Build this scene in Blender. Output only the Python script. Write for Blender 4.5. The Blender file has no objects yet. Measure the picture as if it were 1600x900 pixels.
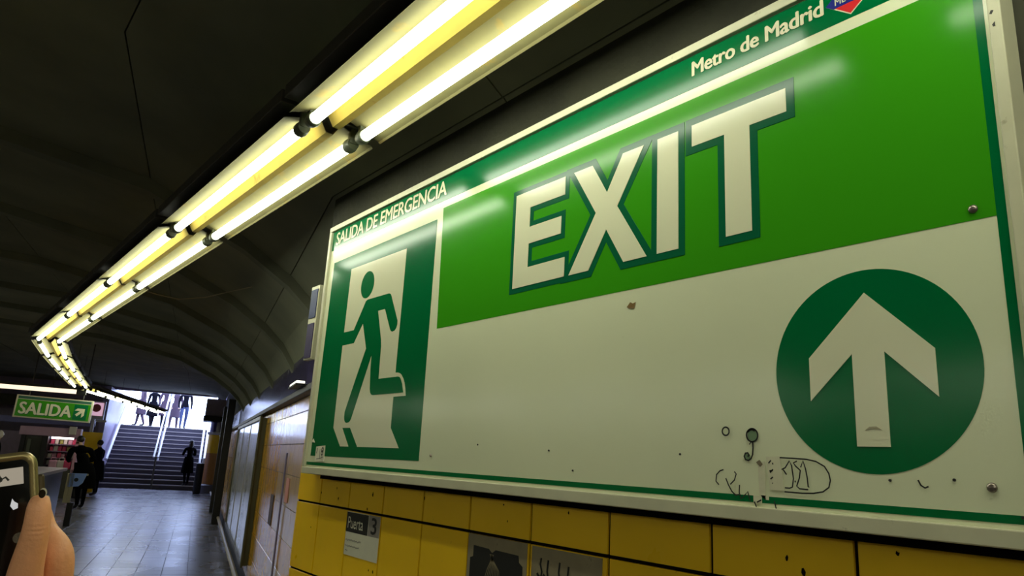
import bpy, bmesh, math, random
from mathutils import Vector, Matrix
from mathutils.geometry import tessellate_polygon
random.seed(7)
S = bpy.context.scene
C = S.collection
R = math.radians
PI = math.pi

# ------------------------------------------------------------------ camera
F, PITCH, ROLL, YAW = 1124.5, R(13.854), R(3.233), R(37.717)
EYE = Vector((0, 0, 1.5))
_fw = Vector((math.sin(YAW)*math.cos(PITCH), math.cos(YAW)*math.cos(PITCH), math.sin(PITCH)))
_r = Vector((math.cos(YAW), -math.sin(YAW), 0)); _u = _r.cross(_fw)
CR = math.cos(ROLL)*_r + math.sin(ROLL)*_u
CU = -math.sin(ROLL)*_r + math.cos(ROLL)*_u
cd = bpy.data.cameras.new('camera'); cam = bpy.data.objects.new('camera', cd); C.objects.link(cam)
cam.matrix_world = Matrix(((CR.x, CU.x, -_fw.x, EYE.x), (CR.y, CU.y, -_fw.y, EYE.y), (CR.z, CU.z, -_fw.z, EYE.z), (0, 0, 0, 1)))
cd.sensor_width = 36; cd.lens = 36*F/1600; cd.clip_start = .05; cd.clip_end = 300
S.camera = cam

# ------------------------------------------------------------------ daylight and exposure
DAY = 7.0
w = bpy.data.worlds.new('sky'); S.world = w; w.use_nodes = True
bg = w.node_tree.nodes['Background']; bg.inputs[0].default_value = (.50, .62, 1.0, 1); bg.inputs[1].default_value = DAY
S.view_settings.view_transform = 'Standard'; S.view_settings.look = 'None'
S.view_settings.exposure = 0.0; S.view_settings.gamma = 1; S.view_settings.use_curve_mapping = False
TUBE = 16.8            # radiance of a fluorescent tube
TUBE_COL = (.96, 1.0, .80)

# ------------------------------------------------------------------ frames of reference
HD = R(15.35)                                   # the corridor bends right by this much beyond the sign wall
O2 = Vector((1.505, 2.86, 0)); AA = Vector((math.sin(HD), math.cos(HD), 0)); BB = Vector((math.cos(HD), -math.sin(HD), 0))
def sb(s, b, z=0): return O2 + AA*s + BB*b + Vector((0, 0, z))
def ray(px, py): return _fw + CR*((px-800)/F) - CU*((py-450)/F)
def bz(px, py, s):                              # point of the cross plane s, as (b, z)
    d = ray(px, py); t = (AA.dot(O2)+s - AA.dot(EYE))/AA.dot(d); P = EYE+d*t
    return (P-O2).dot(BB), P.z
def on_floor(px, py, z=0):
    d = ray(px, py); P = EYE+d*((z-1.5)/d.z); q = P-O2
    return q.dot(AA), q.dot(BB)

# ------------------------------------------------------------------ materials
def lin(c):
    return tuple((v/255/12.92 if v/255 <= .04045 else ((v/255+.055)/1.055)**2.4) for v in c)
def mat(name, col, rough=.5, metal=0, var=0, scale=8, bump=0, bscale=60, coat=0, dirt=None, dirt_amt=.5, dscale=3, dthr=.6, spec=.5):
    m = bpy.data.materials.new(name); m.use_nodes = True; nt = m.node_tree; N = nt.nodes; L = nt.links
    p = N['Principled BSDF']; c = lin(col)
    p.inputs['Base Color'].default_value = (*c, 1); p.inputs['Roughness'].default_value = rough
    p.inputs['Metallic'].default_value = metal; p.inputs['Coat Weight'].default_value = coat
    p.inputs['Specular IOR Level'].default_value = spec; p.inputs['Coat Roughness'].default_value = .12
    tc = N.new('ShaderNodeTexCoord'); geo = N.new('ShaderNodeNewGeometry')
    out = None
    if var:
        n = N.new('ShaderNodeTexNoise'); n.inputs['Scale'].default_value = scale; n.inputs['Detail'].default_value = 6
        L.new(geo.outputs['Position'], n.inputs['Vector'])
        mr = N.new('ShaderNodeMapRange'); mr.inputs[1].default_value = .3; mr.inputs[2].default_value = .7
        mr.inputs[3].default_value = 1-var; mr.inputs[4].default_value = 1+var*.6; L.new(n.outputs['Fac'], mr.inputs[0])
        hs = N.new('ShaderNodeHueSaturation'); hs.inputs['Color'].default_value = (*c, 1); L.new(mr.outputs[0], hs.inputs['Value'])
        out = hs.outputs[0]
        mr2 = N.new('ShaderNodeMapRange'); mr2.inputs[3].default_value = max(.02, rough*.75); mr2.inputs[4].default_value = min(1, rough*1.3)
        L.new(n.outputs['Fac'], mr2.inputs[0]); L.new(mr2.outputs[0], p.inputs['Roughness'])
    if dirt:
        n2 = N.new('ShaderNodeTexNoise'); n2.inputs['Scale'].default_value = dscale; n2.inputs['Detail'].default_value = 8; n2.inputs['Roughness'].default_value = .65
        L.new(geo.outputs['Position'], n2.inputs['Vector'])
        r2 = N.new('ShaderNodeMapRange'); r2.inputs[1].default_value = dthr; r2.inputs[2].default_value = dthr+.06; r2.inputs[4].default_value = dirt_amt
        L.new(n2.outputs['Fac'], r2.inputs[0])
        mx = N.new('ShaderNodeMix'); mx.data_type = 'RGBA'; L.new(r2.outputs[0], mx.inputs[0])
        if out: L.new(out, mx.inputs[6])
        else: mx.inputs[6].default_value = (*c, 1)
        mx.inputs[7].default_value = (*lin(dirt), 1); out = mx.outputs[2]
    if out: L.new(out, p.inputs['Base Color'])
    if bump:
        n3 = N.new('ShaderNodeTexNoise'); n3.inputs['Scale'].default_value = bscale; n3.inputs['Detail'].default_value = 4
        L.new(geo.outputs['Position'], n3.inputs['Vector'])
        b = N.new('ShaderNodeBump'); b.inputs['Strength'].default_value = bump; b.inputs['Distance'].default_value = .01
        L.new(n3.outputs['Fac'], b.inputs['Height']); L.new(b.outputs[0], p.inputs['Normal'])
    return m
def emit(name, col, strength, base=(230, 230, 215)):
    m = mat(name, base, .4); p = m.node_tree.nodes['Principled BSDF']
    p.inputs['Emission Color'].default_value = (*col, 1); p.inputs['Emission Strength'].default_value = strength
    return m
M = {}
M['tube'] = emit('tube_glow', TUBE_COL, TUBE)
M['tube_old'] = emit('old_tube_glow', TUBE_COL, 7)
M['strip'] = emit('strip_glow', (1.0, .80, .58), 1.3)
M['reflector'] = mat('cream_reflector', (92, 88, 58), .8, spec=.08, var=.12, scale=14, dirt=(120, 95, 30), dirt_amt=.35, dscale=9, dthr=.58)
M['ridge'] = mat('yellowed_ridge', (150, 130, 60), .8, spec=.08, var=.12, scale=10, dirt=(120, 70, 20), dirt_amt=.5, dscale=8, dthr=.62)
M['socket'] = mat('grey_green_socket', (86, 92, 74), .5, var=.15)
M['darkmetal'] = mat('dark_metal', (70, 68, 58), .55, var=.15, scale=20)
M['ceiling'] = mat('black_paint', (122, 124, 102), .85, var=.25, scale=1.5, bump=.15, bscale=30, spec=.2)
M['rib'] = mat('black_rib', (112, 114, 94), .8, var=.2, scale=3, spec=.2)
M['darkwall'] = mat('soot_plaster', (66, 66, 52), .8, var=.3, scale=6, bump=.3, bscale=40, spec=.3)
M['grout'] = mat('dark_grout', (24, 16, 10), .95, spec=.05)
M['yellow'] = mat('yellow_glaze', (255, 206, 30), .3, var=.06, scale=5, bump=.05, bscale=12, dirt=(48, 34, 14), dirt_amt=.75, dscale=26, dthr=.69, spec=.35)
M['ochre'] = mat('ochre_glaze', (214, 160, 40), .16, var=.12, scale=4, bump=.08, bscale=10, dirt=(60, 44, 24), dirt_amt=.5, dscale=14, dthr=.66)
M['beige'] = mat('beige_glaze', (208, 176, 128), .16, var=.12, scale=4, bump=.08, bscale=10, dirt=(70, 50, 30), dirt_amt=.5, dscale=14, dthr=.66)
M['violet'] = mat('violet_glaze', (58, 50, 92), .14, var=.2, scale=3, bump=.08, bscale=10)
M['groutlight'] = mat('wall_grout', (92, 78, 58), .8)
M['floor'] = mat('grey_floor_tile', (108, 106, 114), .27, var=.06, scale=1.3, bump=.05, bscale=5, dirt=(80, 76, 78), dirt_amt=.2, dscale=5, dthr=.6)
M['floorgrout'] = mat('floor_grout', (46, 43, 46), .7)
M['signwhite'] = mat('sign_white_enamel', (222, 226, 192), .15, spec=.35, var=.03, scale=2, bump=.02, bscale=5, dirt=(150, 140, 110), dirt_amt=.25, dscale=7, dthr=.72)
M['frame'] = mat('cream_frame', (200, 198, 168), .4, var=.08, scale=12, dirt=(110, 95, 60), dirt_amt=.5, dscale=22, dthr=.66)
M['framegap'] = mat('frame_gap', (60, 50, 30), .8)
M['green'] = mat('dark_green_film', (0, 104, 56), .14, spec=.22, bump=.02, bscale=5)
M['lime'] = mat('light_green_film', (56, 148, 20), .14, spec=.22, bump=.02, bscale=5)
M['outline'] = mat('letter_outline_film', (14, 92, 60), .14, spec=.22, bump=.02, bscale=5)
M['filmwhite'] = mat('white_film', (222, 222, 190), .15, spec=.35, bump=.02, bscale=5)
M['ink'] = mat('black_ink', (16, 18, 14), .5)
M['greenink'] = mat('green_ink', (22, 70, 48), .5)
M['brownchip'] = mat('chipped_brown', (122, 92, 40), .7)
M['tape'] = mat('old_tape', (214, 212, 182), .5, var=.08, scale=30)
M['red'] = mat('logo_red', (212, 36, 40), .3)
M['blue'] = mat('logo_blue', (22, 34, 130), .3)
M['screw'] = mat('steel_screw', (140, 130, 122), .3, metal=.9)
M['paper'] = mat('white_paper', (226, 224, 200), .6, var=.05, scale=30)
M['greypaper'] = mat('grey_paper', (150, 144, 136), .6, var=.06, scale=30)
M['weathered'] = mat('weathered_sticker', (150, 138, 108), .6, var=.15, scale=20, dirt=(60, 50, 36), dirt_amt=.7, dscale=20, dthr=.6)
M['bluepanel'] = mat('blue_enamel', (26, 44, 92), .4, spec=.2)
M['violetpanel'] = mat('violet_enamel', (46, 34, 78), .4, spec=.2)
M['olive'] = mat('olive_anodised', (84, 82, 56), .4, metal=.3, var=.1)
M['poster'] = mat('faded_poster', (222, 222, 228), .12, var=.1, scale=2, dirt=(150, 152, 96), dirt_amt=.35, dscale=1.6, dthr=.52)
M['black'] = mat('black_paint_post', (14, 13, 12), .5)
M['kerb'] = mat('cream_pipe', (170, 160, 128), .4, var=.1)
M['pierlow'] = mat('orange_tile', (176, 118, 52), .3, var=.1)
M['white'] = mat('white_paint', (205, 205, 212), .4, var=.04)
M['lilac'] = mat('lilac_wall', (132, 122, 148), .35, var=.06)
M['greybox'] = mat('grey_soffit', (170, 156, 164), .6, var=.1)
M['step'] = mat('dark_step', (58, 54, 66), .5, var=.15)
M['nosing'] = mat('worn_nosing', (150, 142, 140), .45)
M['pave'] = mat('street_paving', (180, 176, 172), .8, var=.1)
M['counterfront'] = mat('blue_counter_front', (44, 48, 74), .35)
M['countertop'] = mat('pale_counter_top', (168, 160, 170), .3)
M['mauve'] = mat('mauve_fascia', (186, 150, 170), .45, var=.08)
M['mauvegrey'] = mat('grey_mauve_wall', (130, 112, 130), .5, var=.15)
M['bluegrey'] = mat('blue_grey_band', (120, 122, 176), .4, var=.08)
M['glassdark'] = mat('dark_glass', (46, 50, 44), .12)
M['pink'] = mat('pink_packet', (214, 70, 110), .4)
M['rose'] = mat('pale_pink_packet', (212, 160, 178), .4)
M['ivory'] = mat('ivory_packet', (206, 198, 186), .4)
M['yellowgreen'] = mat('green_packet', (150, 148, 70), .4)
M['stickerblue'] = mat('sky_blue_panel', (136, 170, 240), .35)
M['posterpink'] = mat('pink_poster', (222, 176, 196), .3)
M['posterred'] = mat('red_print', (206, 96, 110), .4)
M['skin'] = mat('skin', (246, 176, 130), .5, var=.05, scale=60, bump=.12, bscale=260)
M['facepale'] = mat('pale_skin', (176, 140, 118), .55)
M['blackcloth'] = mat('black_cloth', (5, 5, 7), .95, spec=.05)
M['darkcloth'] = mat('dark_navy_cloth', (14, 13, 22), .9, spec=.08)
M['jeans'] = mat('blue_jeans', (50, 60, 96), .85)
M['mauvecloth'] = mat('mauve_cloth', (66, 50, 66), .85)
M['hair'] = mat('dark_hair', (28, 22, 18), .6)
M['shoe'] = mat('dark_shoe', (14, 13, 14), .5)
M['bronze'] = mat('bronze_case', (150, 134, 92), .3, metal=.7, var=.08, scale=60)
M['bronzedark'] = mat('dark_bronze_side', (74, 62, 36), .45, metal=.4)
M['screen'] = mat('black_screen', (6, 6, 7), .08)
M['preview'] = emit('screen_preview', (.30, .26, .20), 1.0, (20, 20, 20))
M['icon'] = emit('screen_icon', (.5, .5, .5), 1.0, (20, 20, 20))
M['nail'] = mat('black_nail_polish', (14, 12, 12), .12, coat=.6)
M['nailrim'] = mat('pale_nail_edge', (214, 206, 184), .3)
M['bin'] = mat('bin_dark', (34, 34, 40), .5)

# ------------------------------------------------------------------ mesh helpers
class MB:
    def __init__(s): s.v = []; s.f = []; s.m = []; s.mi = 0
    def add(s, vs, fs):
        o = len(s.v); s.v += [tuple(v) for v in vs]; s.f += [tuple(i+o for i in f) for f in fs]; s.m += [s.mi]*len(fs); return s
    def box(s, x0, x1, y0, y1, z0, z1, ch=0):
        if ch <= 0:
            vs = [(x, y, z) for z in (z0, z1) for y in (y0, y1) for x in (x0, x1)]
            return s.add(vs, [(0, 2, 3, 1), (4, 5, 7, 6), (0, 1, 5, 4), (2, 6, 7, 3), (0, 4, 6, 2), (1, 3, 7, 5)])
        bm = bmesh.new(); bmesh.ops.create_cube(bm, size=1)
        for v in bm.verts: v.co = Vector(((x0+x1)/2+v.co.x*(x1-x0), (y0+y1)/2+v.co.y*(y1-y0), (z0+z1)/2+v.co.z*(z1-z0)))
        bmesh.ops.bevel(bm, geom=bm.edges[:], offset=ch, segments=2, profile=.5, affect='EDGES')
        return s.bm(bm)
    def bm(s, bm):
        bm.verts.index_update()
        s.add([v.co[:] for v in bm.verts], [[v.index for v in f.verts] for f in bm.faces]); bm.free(); return s
    def tube(s, pts, r, n=8, cap=True, closed=False):
        pts = [Vector(p) for p in pts]; k = len(pts); rs = r if isinstance(r, (list, tuple)) else [r]*k; vs = []
        up = None
        for i, p in enumerate(pts):
            d = (pts[min(i+1, k-1)]-pts[max(i-1, 0)]).normalized()
            if up is None: up = d.orthogonal().normalized()
            up = (up-d*up.dot(d)).normalized(); sd = d.cross(up)
            for j in range(n):
                a = 2*PI*j/n; vs.append(p+(up*math.cos(a)+sd*math.sin(a))*rs[i])
        fs = [(i*n+j, i*n+(j+1) % n, (i+1)*n+(j+1) % n, (i+1)*n+j) for i in range(k-1) for j in range(n)]
        if cap: fs += [tuple(range(n-1, -1, -1)), tuple(range((k-1)*n, k*n))]
        return s.add(vs, fs)
    def lathe(s, prof, cx=0, cy=0, cz=0, n=16):       # prof: (radius, z)
        vs = [(cx+r*math.cos(2*PI*j/n), cy+r*math.sin(2*PI*j/n), cz+z) for r, z in prof for j in range(n)]
        k = len(prof); fs = [(i*n+j, i*n+(j+1) % n, (i+1)*n+(j+1) % n, (i+1)*n+j) for i in range(k-1) for j in range(n)]
        fs += [tuple(range(n-1, -1, -1)), tuple(range((k-1)*n, k*n))]
        return s.add(vs, fs)
    def prism(s, poly, fn, d0, d1):                   # polygon extruded between depths; fn(u, v, d) -> xyz
        n = len(poly); tri = tessellate_polygon([[Vector((a, b, 0)) for a, b in poly]])
        vs = [fn(a, b, d0) for a, b in poly]+[fn(a, b, d1) for a, b in poly]
        fs = [tuple(t) for t in tri]+[tuple(i+n for i in reversed(t)) for t in tri]+[(i, (i+1) % n, (i+1) % n+n, i+n) for i in range(n)]
        return s.add(vs, fs)
    def ball(s, c, r, sub=2, sc=(1, 1, 1)):
        bm = bmesh.new(); bmesh.ops.create_icosphere(bm, subdivisions=sub, radius=1)
        for v in bm.verts: v.co = Vector((c[0]+v.co.x*r*sc[0], c[1]+v.co.y*r*sc[1], c[2]+v.co.z*r*sc[2]))
        return s.bm(bm)
    def mesh(s, name, mats, smooth=False):
        me = bpy.data.meshes.new(name); me.from_pydata(s.v, [], s.f)
        for m in (mats if isinstance(mats, (list, tuple)) else [mats]): me.materials.append(m)
        for p, mi in zip(me.polygons, s.m): p.material_index = mi; p.use_smooth = smooth
        bm = bmesh.new(); bm.from_mesh(me); bmesh.ops.recalc_face_normals(bm, faces=bm.faces[:]); bm.to_mesh(me); bm.free()
        if smooth: me.set_sharp_from_angle(angle=R(40))
        me.update(); return me
    def build(s, name, mats, parent=None, smooth=False): return link(name, s.mesh(name, mats, smooth), parent)
def link(name, me, parent=None, loc=None, rz=None):
    o = bpy.data.objects.new(name, me); C.objects.link(o)
    if parent: o.parent = parent
    if loc is not None: o.location = loc
    if rz is not None: o.rotation_euler = (0, 0, rz)
    return o
def tag(o, label=None, cat=None, group=None, kind=None):
    for k, v in (('label', label), ('category', cat), ('group', group), ('kind', kind)):
        if v: o[k] = v
    return o
def thing(name, label, cat, loc=(0, 0, 0), rz=0, group=None):
    o = bpy.data.objects.new(name, None); C.objects.link(o); o.location = loc; o.rotation_euler = (0, 0, rz); o.empty_display_size = .1
    return tag(o, label, cat, group)
def dup(root, loc=None, rot=None, label=None):
    def cp(o, par):
        c = o.copy(); C.objects.link(c)
        if par: c.parent = par
        for ch in kids.get(o.name, []): cp(ch, c)
        return c
    kids = {}
    for o in C.objects:
        if o.parent: kids.setdefault(o.parent.name, []).append(o)
    r = cp(root, None)
    if loc is not None: r.location = loc
    if rot is not None: r.rotation_euler = rot
    if label: r['label'] = label
    return r
def rect(a0, a1, b0, b1): return [(a0, b0), (a1, b0), (a1, b1), (a0, b1)]
def offset_poly(p, t):                               # mitred outward offset
    n = len(p); ar = sum(p[i][0]*p[(i+1) % n][1]-p[(i+1) % n][0]*p[i][1] for i in range(n)); sg = 1 if ar > 0 else -1; out = []
    for i in range(n):
        a, b, c = Vector(p[i-1]), Vector(p[i]), Vector(p[(i+1) % n])
        d1 = (b-a).normalized(); d2 = (c-b).normalized(); n1 = Vector((d1.y, -d1.x))*sg; n2 = Vector((d2.y, -d2.x))*sg
        m = n1+n2; m = m/(m.dot(n1)) if m.dot(n1) > .25 else n1
        q = b+m*t; out.append((q.x, q.y))
    return out
def circle(cx, cy, r, n=64, ry=None): return [(cx+r*math.cos(2*PI*i/n), cy+(ry or r)*math.sin(2*PI*i/n)) for i in range(n)]
def text_geo(body, bold=0.0, spacing=1.0):
    cu = bpy.data.curves.new('lettering', 'FONT'); cu.body = body; cu.size = 1; cu.offset = bold; cu.space_character = spacing; cu.resolution_u = 3
    o = bpy.data.objects.new('lettering_tmp', cu); C.objects.link(o); dg = bpy.context.evaluated_depsgraph_get()
    me = bpy.data.meshes.new_from_object(o.evaluated_get(dg)); vs = [v.co.xy[:] for v in me.vertices]; fs = [tuple(p.vertices) for p in me.polygons]
    bpy.data.objects.remove(o); bpy.data.curves.remove(cu); bpy.data.meshes.remove(me)
    x0 = min(v[0] for v in vs); x1 = max(v[0] for v in vs); y0 = min(v[1] for v in vs); y1 = max(v[1] for v in vs)
    return [((x-x0)/(x1-x0), (y-y0)/(y1-y0)) for x, y in vs], fs   # unit box
def lettering(mb, body, fn, u0, u1, v0, v1, d, bold=.0, spacing=1.0, slope=0):
    vs, fs = text_geo(body, 0, spacing); e = bold*abs(v1-v0)
    for k, (du, dv) in enumerate([(0, 0)] if e <= 0 else [(-e, 0), (e, 0), (0, -e*.6), (0, e*.6), (0, 0)]):
        mb.add([fn(u0+(u1-u0)*a+du, v0+(v1-v0)*b+slope*a+dv, d+k*.00012) for a, b in vs], fs)
    return mb
def stroke(mb, pts, fn, wd, d):                      # pen stroke lying on a surface
    P = [Vector(p) for p in pts]; n = len(P); vs = []
    for i in range(n):
        t = (P[min(i+1, n-1)]-P[max(i-1, 0)]).normalized(); nn = Vector((-t.y, t.x))*wd/2
        vs += [fn(*(P[i]+nn), d), fn(*(P[i]-nn), d)]
    return mb.add(vs, [(2*i, 2*i+1, 2*i+3, 2*i+2) for i in range(n-1)])
def tile_mesh(name, wd, ht, th, ch, m):              # tile lying in local x, y; front face at z = th
    mb = MB(); a, b = wd/2, ht/2
    r0 = [(-a, -b, 0), (a, -b, 0), (a, b, 0), (-a, b, 0)]; r1 = [(x, y, th-ch) for x, y, z in r0]
    r2 = [(-a+ch, -b+ch, th), (a-ch, -b+ch, th), (a-ch, b-ch, th), (-a+ch, b-ch, th)]
    fs = [(8, 9, 10, 11), (3, 2, 1, 0)]
    for k in (0, 4): fs += [(k+i, k+(i+1) % 4, k+4+(i+1) % 4, k+4+i) for i in range(4)]
    return mb.add(r0+r1+r2, fs).mesh(name, m)

# ================================================================== LARGE STRUCTURE
HH = -HD
# floor: slab, nearest tiles one by one, the rest joined
fl = MB().box(-15.5, 9, -13, 27.0, -.12, -.004).build('floor', M['floorgrout']); fl.location = O2; fl.rotation_euler = (0, 0, HH); tag(fl, kind='structure')
T = .29
tm = tile_mesh('tile', T-.004, T-.004, .006, .0012, M['floor'])
near = []; rest = []
for i in range(-38, 93):
    for j in range(-50, 3):
        s, b = (i+.5)*T, (j+.5)*T-.01
        if b > .3: continue
        P = sb(s, b); d = P-EYE; dep = d.dot(_fw)
        px = 800+F*d.dot(CR)/dep if dep > .3 else -999; py = 450-F*d.dot(CU)/dep if dep > .3 else 9999
        (near if (-15 < px < 430 and py < 915 and dep > 0) else rest).append((dep, s, b))
near.sort(); rest += near[290:]; near = near[:290]
for dep, s, b in near:
    o = link('tile', tm, fl, (b, s, -.005+random.uniform(0, .0006))); o.rotation_euler = (random.uniform(-.0015, .0015), random.uniform(-.0015, .0015), 0)
mb = MB(); a = T/2-.002
for dep, s, b in rest: mb.add([(b-a, s-a, .001), (b+a, s-a, .001), (b+a, s+a, .001), (b-a, s+a, .001)], [(0, 1, 2, 3)])
tag(mb.build('tile_field', M['floor'], fl), kind='stuff')

# right wall, first stretch (carries the big sign): pier-like thick wall
XW = 1.22
wr = MB().box(XW, 1.5, -6, 2.90, 0, 2.72).build('wall_right', M['darkwall']); tag(wr, kind='structure')
ys = [2.858, 2.644, 2.404, 2.16, 1.913, 1.671, 1.413, 1.15, .884, .607, .33, .07, -.19, -.45, -.71, -.97, -1.23, -1.49]
ys = [y*XW/1.2 for y in ys]
zs = [1.5+(z-1.5)*XW/1.2 for z in (1.57, 1.322, 1.073, .826, .579, .332)]+[.085]
gb = MB().box(XW-.002, XW, -1.5, 2.902, 0, 1.57).build('grout_bed', M['grout'], wr)
for i in range(len(ys)-1):
    for j in range(len(zs)-1):
        wd, ht = ys[i]-ys[i+1]-.008, zs[j]-zs[j+1]-.008
        me = tile_mesh('tile', wd, ht, .007, .0005, M['yellow'])
        o = link('tile', me, wr, (XW-.001, (ys[i]+ys[i+1])/2, (zs[j]+zs[j+1])/2))
        o.rotation_euler = (R(90)+random.uniform(-.002, .002), 0, R(-90)+random.uniform(-.002, .002))
sk = MB().box(XW-.02, XW, -6, 2.902, 0, .085).build('baseboard_right', M['darkmetal']); tag(sk, kind='structure')

# right wall, second stretch beyond the bend
w2 = MB().box(0, .3, .06, 23.6, 0, 2.3).build('wall_right_far', M['groutlight']); w2.location = O2; w2.rotation_euler = (0, 0, HH); tag(w2, kind='structure')
zl = [1.915, 1.805, 1.57, 1.335, 1.10, .865, .63, .395, .16]
ts = .247
cols = int(23.5/ts); mt = {}
def wcol(s, k):
    if s < 3.75: return 'beige' if (k % 5) else 'ochre'
    if s < 5.7: return 'ochre'
    return 'beige' if int(s*2.3+k) % 3 else 'ochre'
far = MB()
for i in range(cols):
    for j in range(len(zl)-1):
        s = (i+.5)*ts; h = zl[j]-zl[j+1]-.005; z = (zl[j]+zl[j+1])/2; kind = wcol(s, j)
        if 1.6 < s < 10.2 and (s < 5.6 or j > 6 or j < 1 or s > 9.6):
            key = (round(h, 3), kind)
            if key not in mt: mt[key] = tile_mesh('tile', ts-.005, h, .007, .0015, M[kind])
            o = link('tile', mt[key], w2, (.001, s, z)); o.rotation_euler = (R(90)+random.uniform(-.003, .003), 0, R(-90)+random.uniform(-.003, .003))
        else:
            far.mi = 0 if kind == 'ochre' else 1
            far.add([(-.006, s-ts/2+.003, z-h/2), (-.006, s+ts/2-.003, z-h/2), (-.006, s+ts/2-.003, z+h/2), (-.006, s-ts/2+.003, z+h/2)], [(0, 1, 2, 3)])
tag(far.build('tile_field', [M['ochre'], M['beige']], w2), kind='stuff')
vt = tile_mesh('tile', .49, .315, .007, .0015, M['violet'])
for i in range(47):
    o = link('tile', vt, w2, (.001, (i+.5)*.495, 2.125)); o.rotation_euler = (R(90), random.uniform(-.003, .003), R(-90))
lg = MB().box(-.07, 0, 0.1, 23.5, 1.915, 1.962, .006).build('ledge', M['black'], w2)
MB().box(0, .3, 12.5, 23.6, 2.3, 3.5).build('upper_wall', M['darkwall'], w2)
bb = MB().box(-.012, 0, 0.1, 23.5, 0, .16).build('baseboard_far', M['black'], None); bb.location = O2; bb.rotation_euler = (0, 0, HH); tag(bb, kind='structure')

# vaulted ceiling: panels between ribs, swept along both stretches
prof = [(0, 2.27), (.12, 2.45), (.3, 2.62), (.6, 2.82), (1.2, 3.10), (2.5, 3.35), (5, 3.5), (14.0, 3.5)]
def zz(st, d, z):
    q = min(1, max(0, (st-12.5)/5)); return z+(min(3.42, 3.25+d*.4)-z)*q*(1 if z < 3.42 else 0)
def vp(st, d, z, up=0):
    z = zz(st, d, z)+up
    if st == 0: return Vector((1.505-d, 2.86+math.tan(HD/2)*d, z))
    return sb(max(st, -math.tan(HD/2)*d), -d, z) if st > 0 else Vector((1.505-d, 2.86+st, z))
stations = [-9, -7.05, -5.1, -3.15, -1.2, 0, 1.65, 3.6, 5.55, 7.5, 9.3, 11.3, 13.3, 15.3, 17.3, 19.3, 21.3, 23.3, 26.0]
ce = MB()
for a, b in zip(stations[:-1], stations[1:]):
    for (d0, z0), (d1, z1) in zip(prof[:-1], prof[1:]):
        ce.add([vp(a, d0, z0, .03), vp(b, d0, z0, .03), vp(b, d1, z1, .03), vp(a, d1, z1, .03)], [(0, 1, 2, 3)])
ce.add([sb(12, 1.6, 3.5), sb(26.1, 1.6, 3.5), sb(26.1, 0, 3.5), sb(12, 0, 3.5)], [(0, 1, 2, 3)])
ce.add([vp(-9, -.6, 2.28), vp(0, -.6, 2.28), vp(0, 0, 2.3), vp(-9, 0, 2.3)], [(0, 1, 2, 3)])
ce.add([vp(0, -.6, 2.28), vp(26, -.6, 2.28), vp(26, 0, 2.3), vp(0, 0, 2.3)], [(0, 1, 2, 3)])
ceil = ce.build('ceiling', M['rib']); tag(ceil, kind='structure')
groups = [(0, 2), (2, 4), (4, 5), (5, 6), (6, 7)]
for a, b in zip(stations[:-1], stations[1:]):
    for g0, g1 in groups:
        pm = MB(); sub = prof[g0:g1+1]
        if g0 == 6:                                   # the flat part in three widths
            for q in range(3):
                d0, d1 = 5+q*3+.01, 8+q*3-.01
                c = [vp(a, d0, 3.5), vp(b, d0, 3.5), vp(b, d1, 3.5), vp(a, d1, 3.5)]; cc = sum(c, Vector())/4
                c = [cc+(p-cc)*.994 for p in c]
                MB().add(c+[p+Vector((0, 0, .03)) for p in c], [(0, 1, 2, 3), (4, 5, 6, 7), (0, 1, 5, 4), (1, 2, 6, 5), (2, 3, 7, 6), (3, 0, 4, 7)]).build('panel', M['ceiling'], ceil)
            continue
        for (d0, z0), (d1, z1) in zip(sub[:-1], sub[1:]):
            e0 = .003 if (d0, z0) == sub[0] else 0; e1 = .003 if (d1, z1) == sub[-1] else 0
            aa = a+.003 if a != 0 else a; b_ = b-.003 if b != 0 else b
            c = [vp(aa, d0+e0, z0), vp(b_, d0+e0, z0), vp(b_, d1-e1, z1), vp(aa, d1-e1, z1)]
            pm.add(c+[p+Vector((0, 0, .03)) for p in c], [(0, 1, 2, 3), (0, 1, 5, 4), (2, 3, 7, 6), (1, 2, 6, 5), (3, 0, 4, 7)])
        pm.build('panel', M['ceiling'], ceil)
for st in stations[:-1]:
    if st in (0, -1.2) or st > 12: continue
    rb = MB()
    n = len(prof); vs = []
    for d, z in prof:
        for q in (-.07, .07): vs += [vp(st+q, d, z+.02), vp(st+q*.8, d+ (.0), z-.075)]
    fs = []
    for i in range(n-1):
        o = 4*i; fs += [(o+1, o+5, o+7, o+3), (o, o+4, o+5, o+1), (o+2, o+3, o+7, o+6)]
    rb.add(vs, fs).build('rib', M['rib'], ceil)

# enclosing walls of the hall (left, behind, and the far wall beside the stairs)
tag(MB().add([vp(-9, 13.9, 0), vp(0, 13.9, 0), sb(26.1, -13.9, 0), sb(26.1, -13.9, 3.6), vp(0, 13.9, 3.6), vp(-9, 13.9, 3.6)], [(0, 1, 4, 5), (1, 2, 3, 4)]).build('wall_left', M['beige']), kind='structure')
tag(MB().box(-12.7, 1.9, -6.2, -6.0, 0, 3.6).build('wall_back', M['beige']), kind='structure')
wf = MB(); wf.box(-14, -3.8, 26.0, 26.2, 0, 3.55); wf.box(-.25, 1.5, 26.0, 26.2, 0, 3.55); wf.box(1.3, 1.5, 23.4, 26.0, 0, 3.55); wf.box(.3, 1.5, 23.3, 23.5, 0, 3.55); wf.box(-3.85, -.25, 26.0, 26.2, 3.36, 3.55)
o = wf.build('wall_far', M['lilac']); o.location = O2; o.rotation_euler = (0, 0, HH); tag(o, kind='structure')

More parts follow.
